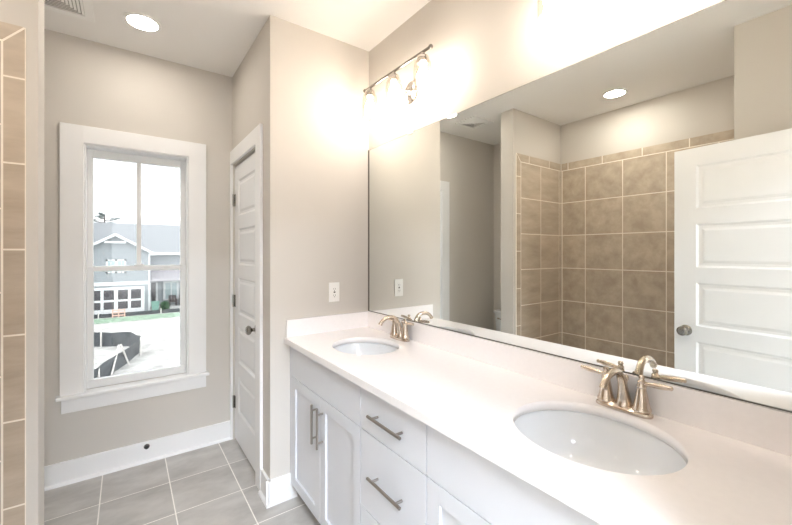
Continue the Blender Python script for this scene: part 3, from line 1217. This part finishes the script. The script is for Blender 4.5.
# ------------------------------------------------------------------ outside
GZ = -4.2
bb = MB()
bb.box(-45, 45, 4.5, 110, GZ - 0.3, GZ)
bb.build('ground', M['dirt'], kind='structure')
bb = MB()
bb.box(-12, 14, 40.6, 43.6, GZ, GZ + 0.05)
bb.build('path', M['concrete'], kind='structure')

# grass verge: short blades
bb = MB()
bb.box(-9, 9, 37.6, 39.9, GZ, GZ + 0.02)
rnd = random.Random(3)
for _ in range(2600):
    x = rnd.uniform(-5, 3.5); y = rnd.uniform(37.3, 39.85); a = rnd.uniform(0, PI); hgt = rnd.uniform(0.04, 0.10)
    dx, dy = 0.05 * math.cos(a), 0.05 * math.sin(a)
    bb.face([bb.bm.verts.new((x - dx, y - dy, GZ)), bb.bm.verts.new((x + dx, y + dy, GZ)), bb.bm.verts.new((x + rnd.uniform(-.03, .03), y, GZ + hgt))])
gr = bb.build('grass', M['grass'], smooth=False, kind='stuff')
tag(gr, 'pale green grass verge across the lot in front of the house', 'grass', kind='stuff')

# house
hs = empty('house', (-0.76, 41, GZ))
hm = Matrix.Translation((0.76, -41, -GZ))


def hput(bb, nm, m, par=hs, **k):
    bmesh.ops.transform(bb.bm, matrix=hm, verts=bb.bm.verts[:])
    return bb.build(nm, m, par, **k)


GX0, GX1 = -3.30, 1.78
AP = (-0.76, 3.02)
EZ = 1.40
bb = MB()
bb.prism([(GX0, GZ), (GX1, GZ), (GX1, EZ + 0.12), (AP[0], AP[1] - 0.05), (GX0, EZ + 0.12)], 'y', 41.0, 44.5)
for k in range(34):            # lap siding lines
    z = GZ + 2.6 + k * 0.16
    if z < 1.2:
        bb.prism([(40.985, z), (41.0, z), (41.0, z + 0.15)], 'x', GX0, GX1)
    else:
        hw = (GX1 - GX0) / 2 * (1 - (z + 0.15 - EZ) / (AP[1] - EZ))
        if hw > 0.1:
            bb.prism([(40.985, z), (41.0, z), (41.0, z + 0.15)], 'x', AP[0] - hw, AP[0] + hw)
hput(bb, 'gable_wall', M['siding'], smooth=False)
bb = MB()
bb.box(GX1, 9.0, 43.0, 49, GZ, 1.42)
for k in range(34):
    z = GZ + k * 0.16
    if z < 1.2:
        bb.prism([(42.985, z), (43.0, z), (43.0, z + 0.15)], 'x', GX1, 9)
hput(bb, 'main_wall', M['siding'], smooth=False)
# main roof: ridge along x
bb = MB()
ridge_z, ridge_y, ev_z, ev_y = 4.42, 47.6, 1.42, 42.45
bb.prism([(ev_y, ev_z), (ridge_y, ridge_z), (ridge_y + 5.2, ev_z), (ridge_y + 5.2, ev_z - 0.15), (ridge_y, ridge_z - 0.18), (ev_y, ev_z - 0.15)], 'x', -9.5, 9.5)
hput(bb, 'main_roof', M['shingle'], smooth=False)
bb = MB()
bb.box(GX1 + 0.25, 9.5, ev_y - 0.05, ev_y + 0.02, ev_z - 0.25, ev_z + 0.02)
hput(bb, 'eave_trim', M['house_trim'])
# gable roof: ridge along y
bb = MB()
for s in (-1, 1):
    ex = AP[0] + s * 2.85
    ez = EZ - 0.02
    bb.prism([(AP[0], AP[1] + 0.10), (ex, ez + 0.02), (ex, ez - 0.05), (AP[0], AP[1] + 0.02)], 'y', 40.62, 46.5)
hput(bb, 'gable_roof', M['shingle'], smooth=False)
bb = MB()
for s in (-1, 1):
    ex = AP[0] + s * 2.87
    bb.prism([(AP[0], AP[1] + 0.09), (ex, EZ + 0.0), (ex, EZ - 0.24), (AP[0], AP[1] - 0.16)], 'y', 40.55, 40.66)
bb.prism([(AP[0] - 0.75, AP[1] - 0.62), (AP[0] + 0.75, AP[1] - 0.62), (AP[0] + 0.75, AP[1] - 0.80), (AP[0] - 0.75, AP[1] - 0.80)], 'y', 40.58, 40.68)
bb.box(GX1 - 0.1, GX1 + 0.42, 40.6, 42.4, EZ - 0.25, EZ - 0.08)
hput(bb, 'rake_trim', M['house_trim'])
bb = MB()
bb.box(GX1 - 0.13, GX1 + 0.015, 40.95, 41.1, GZ, EZ - 0.1)
bb.box(GX0 - 0.015, GX0 + 0.13, 40.95, 41.1, GZ, EZ - 0.1)
bb.box(GX0 + 0.13, GX1 - 0.13, 40.95, 41.05, -1.50, -1.18)
hput(bb, 'band_trim', M['house_trim'])
# gable window
bb = MB()
wx0, wx1, wz0, wz1 = -1.42, 0.0, -0.40, 0.80
fwid = 0.13
for bx in ((wx0, wx1, wz0, wz0 + fwid), (wx0, wx1, wz1 - fwid, wz1), (wx0, wx0 + fwid, wz0, wz1), (wx1 - fwid, wx1, wz0, wz1), (-0.80, -0.62, wz0, wz1), (wx0, wx1, 0.16, 0.24),
           (-1.1, -1.05, wz0, wz1), (-0.36, -0.31, wz0, wz1)):
    bb.box(bx[0], bx[1], 40.93, 41.02, bx[2], bx[3])
gw = hput(bb, 'window', M['house_trim'])
bb = MB()
bb.box(wx0 + 0.05, wx1 - 0.05, 40.965, 40.99, wz0 + 0.05, wz1 - 0.05)
hput(bb, 'pane', M['pale_pane'], gw)
# garage door with four columns of dark panes in two rows
cols = [(-2.29, -1.57), (-1.42, -0.86), (-0.58, 0.13), (0.35, 1.10)]
cols[0] = (-2.35, -1.79); cols[1] = (-1.58, -0.86)
rows = [(-2.75, -1.89), (-3.58, -2.93)]
bb = MB()
zz = [GZ + 0.02, rows[1][0], rows[1][1], rows[0][0], rows[0][1], -1.66]
xe = [-2.62]
for c0, c1 in cols:
    xe += [c0, c1]
xe.append(1.36)
for zi, (z0, z1) in enumerate(zip(zz, zz[1:])):
    for xi, (x0, x1) in enumerate(zip(xe, xe[1:])):
        if not (zi in (1, 3) and xi % 2 == 1):
            bb.box(x0, x1, 40.94, 41.0, z0, z1)
gd = hput(bb, 'garage_door', M['house_trim'])
for c0, c1 in cols:
    for z0, z1 in rows:
        bb = MB()
        bb.box(c0 - 0.01, c1 + 0.01, 40.97, 40.99, z0 - 0.01, z1 + 0.01)
        hput(bb, 'pane', M['dark_pane'], gd)
# porch: roof, posts, door and window behind
bb = MB()
bb.prism([(43.0, -0.15), (41.2, -1.12), (41.2, -1.28), (43.0, -0.35)], 'x', GX1 + 0.02, 7.5)
for k in range(18):
    x = GX1 + 0.15 + k * 0.32
    bb.prism([(42.99, -0.10), (41.2, -1.07), (41.2, -1.12), (42.99, -0.15)], 'x', x, x + 0.04)
hput(bb, 'porch_roof', M['porch_metal'], smooth=False)
bb = MB()
bb.box(GX1 + 0.02, 7.5, 41.2, 43.0, GZ + 0.05, GZ + 0.42)
hput(bb, 'porch_floor', M['concrete'])
for x in (5.6, 7.3):
    bb = MB()
    bb.box(x - 0.09, x + 0.09, 41.25, 41.43, GZ + 0.42, -1.28)
    hput(bb, 'porch_post', M['house_trim'])
bb = MB()
bb.box(1.92, 2.36, 42.90, 42.99, GZ + 0.42, -1.45)
hput(bb, 'front_door', M['dark_pane'])
bb = MB()
for bx in ((1.86, 1.95, GZ + 0.42, -1.38), (2.33, 2.50, GZ + 0.42, -1.38), (1.86, 2.50, -1.50, -1.38)):
    bb.box(bx[0], bx[1], 42.86, 42.99, bx[2], bx[3])
hput(bb, 'door_frame', M['house_trim'])
bb = MB()
for bx in ((2.95, 3.12, -3.3, -1.42), (4.10, 4.27, -3.3, -1.42), (3.12, 4.10, -1.58, -1.42), (3.12, 4.10, -3.3, -3.15), (3.58, 3.66, -3.15, -1.58)):
    bb.box(bx[0], bx[1], 42.86, 42.99, bx[2], bx[3])
pw = hput(bb, 'window', M['house_trim'])
bb = MB()
bb.box(3.1, 4.12, 42.93, 42.985, -3.16, -1.56)
hput(bb, 'pane', M['pale_pane'], pw)
tag(hs, 'blue-grey gabled house with white trim seen through the window', 'house')

# wheeled bin
bn = empty('wheeled_bin', (2.17, 40.78, GZ + 0.052))
bb = MB()
A = [(-0.24, -0.27), (0.24, -0.27), (0.24, 0.27), (-0.24, 0.27)]
va = [bb.bm.verts.new((x, y, 0.02)) for x, y in A]
vb_ = [bb.bm.verts.new((x * 1.25, y * 1.25, 0.98)) for x, y in A]
bb.face(va[::-1]); bb.face(vb_)
for i in range(4):
    bb.face([va[i], va[(i + 1) % 4], vb_[(i + 1) % 4], vb_[i]])
bb.build('body', M['bin'], bn)
bb = MB()
bb.box(-0.33, 0.33, -0.38, 0.36, 0.98, 1.06, 0.02)
bb.build('lid', M['bin'], bn)
for s in (-1, 1):
    bb = MB()
    bb.cyl((s * 0.25, 0.27, 0.10), (s * 0.31, 0.27, 0.10), 0.10, 16)
    bb.build('wheel', M['rubber'], bn)
tag(bn, 'green wheeled bin at the corner of the house across the lot', 'bin')


def leafy(name, c, rad, n, size, m, label, cat, trunk=None, seed=1, flat=1.0, group=None):
    rn = random.Random(seed)
    root = empty(name, c)
    bb = MB()
    for _ in range(n):
        th, ph = rn.uniform(0, 2 * PI), math.acos(rn.uniform(-1, 1))
        r = rn.uniform(0.35, 1.0)
        p = Vector((rad[0] * r * math.sin(ph) * math.cos(th), rad[1] * r * math.sin(ph) * math.sin(th), rad[2] * r * math.cos(ph) * flat + rad[2]))
        u = Vector((rn.uniform(-1, 1), rn.uniform(-1, 1), rn.uniform(-1, 1))).normalized()
        v2 = u.orthogonal().normalized()
        s = size * rn.uniform(0.6, 1.3)
        bb.quad([p - u * s, p + v2 * s * 0.45, p + u * s, p - v2 * s * 0.45])
    bb.build('foliage', m, root, smooth=False)
    bb = MB()
    for k in range(5):
        a = k * 2.4
        bb.tube([(0, 0, 0), (0.15 * math.cos(a) * rad[0], 0.15 * math.sin(a) * rad[1], rad[2] * 0.7), (0.45 * math.cos(a) * rad[0], 0.45 * math.sin(a) * rad[1], rad[2] * 1.4)], [0.025, 0.018, 0.008], 6)
    bb.build('stem', M['bark'], root)
    return tag(root, label, cat)


leafy('shrub', (2.93, 40.86, GZ + 0.055), (0.42, 0.30, 0.50), 420, 0.10, M['leaf'], 'round green shrub beside the wheeled bin at the porch', 'shrub')

# porch chairs
def porch_chair(x, y, rz, label):
    root = empty('porch_chair', (x, y, GZ + 0.424), rz)
    part_box('seat', M['chairdark'], root, -0.28, 0.28, -0.26, 0.26, 0.36, 0.42, 0.01)
    bb = MB()
    for k in range(5):
        xx = -0.26 + k * 0.13
        bb.box(xx - 0.05, xx + 0.05, 0.24, 0.28, 0.42, 1.0)
    bb.build('backrest', M['chairdark'], root)
    for sx_ in (-1, 1):
        part_box('armrest', M['chairdark'], root, sx_ * 0.30 - 0.05, sx_ * 0.30 + 0.05, -0.3, 0.26, 0.60, 0.64, 0.005)
        for sy_ in (-1, 1):
            part_box('leg', M['chairdark'], root, sx_ * 0.28 - 0.035, sx_ * 0.28 + 0.035, sy_ * 0.22 - 0.035, sy_ * 0.22 + 0.035, 0, 0.60, 0.004)
    return tag(root, label, 'chair', 'porch chairs')


porch_chair(3.70, 42.2, 0.1, 'dark porch chair below the porch window, closer to the shrub')
porch_chair(4.55, 42.2, -0.1, 'dark porch chair at the window edge, farther from the shrub')


# silt fences: a run of black fabric and its stakes
def silt_fence(name, pts, hgt, stakes, label, lean=0.0, braces=()):
    root = empty(name, (*pts[0], GZ))
    o = Vector((*pts[0], 0))
    bb = MB()
    prev = None
    rn = random.Random(5)
    dense = []
    for (x0, y0), (x1, y1) in zip(pts, pts[1:]):
        n = max(2, int(math.hypot(x1 - x0, y1 - y0) / 0.35))
        for i in range(n):
            dense.append((x0 + (x1 - x0) * i / n, y0 + (y1 - y0) * i / n))
    dense.append(pts[-1])
    F, B = [], []
    for i, (x, y) in enumerate(dense):
        x1, y1 = dense[min(i + 1, len(dense) - 1)]
        xq, yq = dense[max(i - 1, 0)]
        d = Vector((x1 - xq, y1 - yq, 0)).normalized()
        nrm = Vector((d.y, -d.x, 0))
        sag = rn.uniform(-0.04, 0.02) * hgt
        wob = rn.uniform(-0.03, 0.03)
        bot = Vector((x, y, 0)) - o + Vector((0, 0, -0.02))
        mid = bot + nrm * (wob - lean * 0.4) + Vector((0, 0, hgt * 0.5))
        top = bot + nrm * (-lean) + Vector((0, 0, hgt + sag))
        F.append([bb.bm.verts.new(q) for q in (bot, mid, top)])
        B.append([bb.bm.verts.new(q - nrm * 0.012) for q in (bot, mid, top)])
    for i in range(len(F) - 1):
        for k in (0, 1):
            bb.face([F[i][k], F[i + 1][k], F[i + 1][k + 1], F[i][k + 1]])
            bb.face([B[i][k], B[i][k + 1], B[i + 1][k + 1], B[i + 1][k]])
        bb.face([F[i][2], F[i + 1][2], B[i + 1][2], B[i][2]])
    for e in (0, -1):
        bb.face([F[e][0], F[e][1], F[e][2], B[e][2], B[e][1], B[e][0]])
    bb.build('fabric', M['fabric'], root)
    for (p, q) in stakes:
        bb = MB()
        a, c = Vector(p) - o, Vector(q) - o
        bb.tube([a, c], 0.045, 4)
        bb.build('stake', M['wood'], root, smooth=False)
    return tag(root, label, 'fence', 'silt fences')


silt_fence('silt_fence', [(-6, 40.45), (-2.4, 40.45), (2.0, 40.45), (7.5, 40.45)], 0.36, [((x, 40.37, 0.0), (x, 40.37, 0.5)) for x in (-4.4, -1.9, 2.6, 5.1)],
           'long low black silt fence along the far edge of the lot before the house')
silt_fence('silt_fence', [(-3.6, 28.4), (-1.75, 28.6), (0.1, 27.4), (0.62, 25.4), (0.05, 23.3), (-0.72, 21.1), (-1.07, 19.95), (-1.9, 17.5)], 0.85,
           [((-0.93, 20.05, 0.0), (-0.95, 20.1, 0.95)), ((-0.55, 21.2, 0.0), (-0.28, 22.1, 1.2)), ((0.12, 22.9, 0.0), (-0.20, 22.12, 1.2)), ((0.62, 24.5, 0.0), (0.66, 24.6, 1.0)),
            ((-1.2, 28.1, 0), (-1.2, 28.1, 1.2))],
           'sagging black silt fence with pale wooden stakes in the sandy lot', lean=0.12)

# orange barrier
ob = empty('plastic_barrier', (-0.52, 40.14, GZ))
bb = MB()
for x in (-0.42, 0.0, 0.42):
    bb.box(x - 0.04, x + 0.04, -0.03, 0.03, 0, 0.72)
for z in (0.12, 0.36, 0.58):
    bb.box(-0.46, 0.46, -0.02, 0.02, z, z + 0.10)
bb.build('barrier_rails', M['orange'], ob)
for s in (-1, 1):
    part_box('foot', M['orange'], ob, s * 0.42 - 0.05, s * 0.42 + 0.05, -0.18, 0.18, 0, 0.05, 0.004)
tag(ob, 'small orange plastic barrier standing at the silt fence before the garage', 'barrier')

# pine behind the roof
rn = random.Random(11)
tr = empty('pine_tree', (-2.3, 62, GZ))
bb = MB()
bb.tube([(0, 0, 0), (0.1, 0, 5), (0.0, 0, 10.6)], [0.32, 0.25, 0.06], 10)
br = []
for k in range(16):
    z = 6.4 + k * 0.26
    a = k * 2.39
    L = 3.6 * (1 - k / 24)
    e = Vector((math.cos(a) * L, math.sin(a) * L, z + 0.35))
    bb.tube([(0, 0, z), e * 0.5 + Vector((0, 0, z * 0.5 - 0.1)), e], [0.07, 0.05, 0.02], 6)
    br.append(((0, 0, z), e))
bb.build('trunk', M['bark'], tr)
bb = MB()
for a, e in br:
    a = Vector(a)
    for _ in range(110):
        tt = rn.uniform(0.45, 1.05)
        p = a.lerp(e, tt) + Vector((rn.gauss(0, .18), rn.gauss(0, .18), rn.gauss(0, .10)))
        u = Vector((rn.uniform(-1, 1), rn.uniform(-1, 1), rn.uniform(-.5, .8))).normalized()
        v2 = u.orthogonal().normalized()
        bb.quad([p - u * 0.17, p + v2 * 0.045, p + u * 0.17, p - v2 * 0.045])
bb.build('needles', M['pine'], tr, smooth=False)
tag(tr, 'sparse pine tree rising behind the house roof', 'tree')
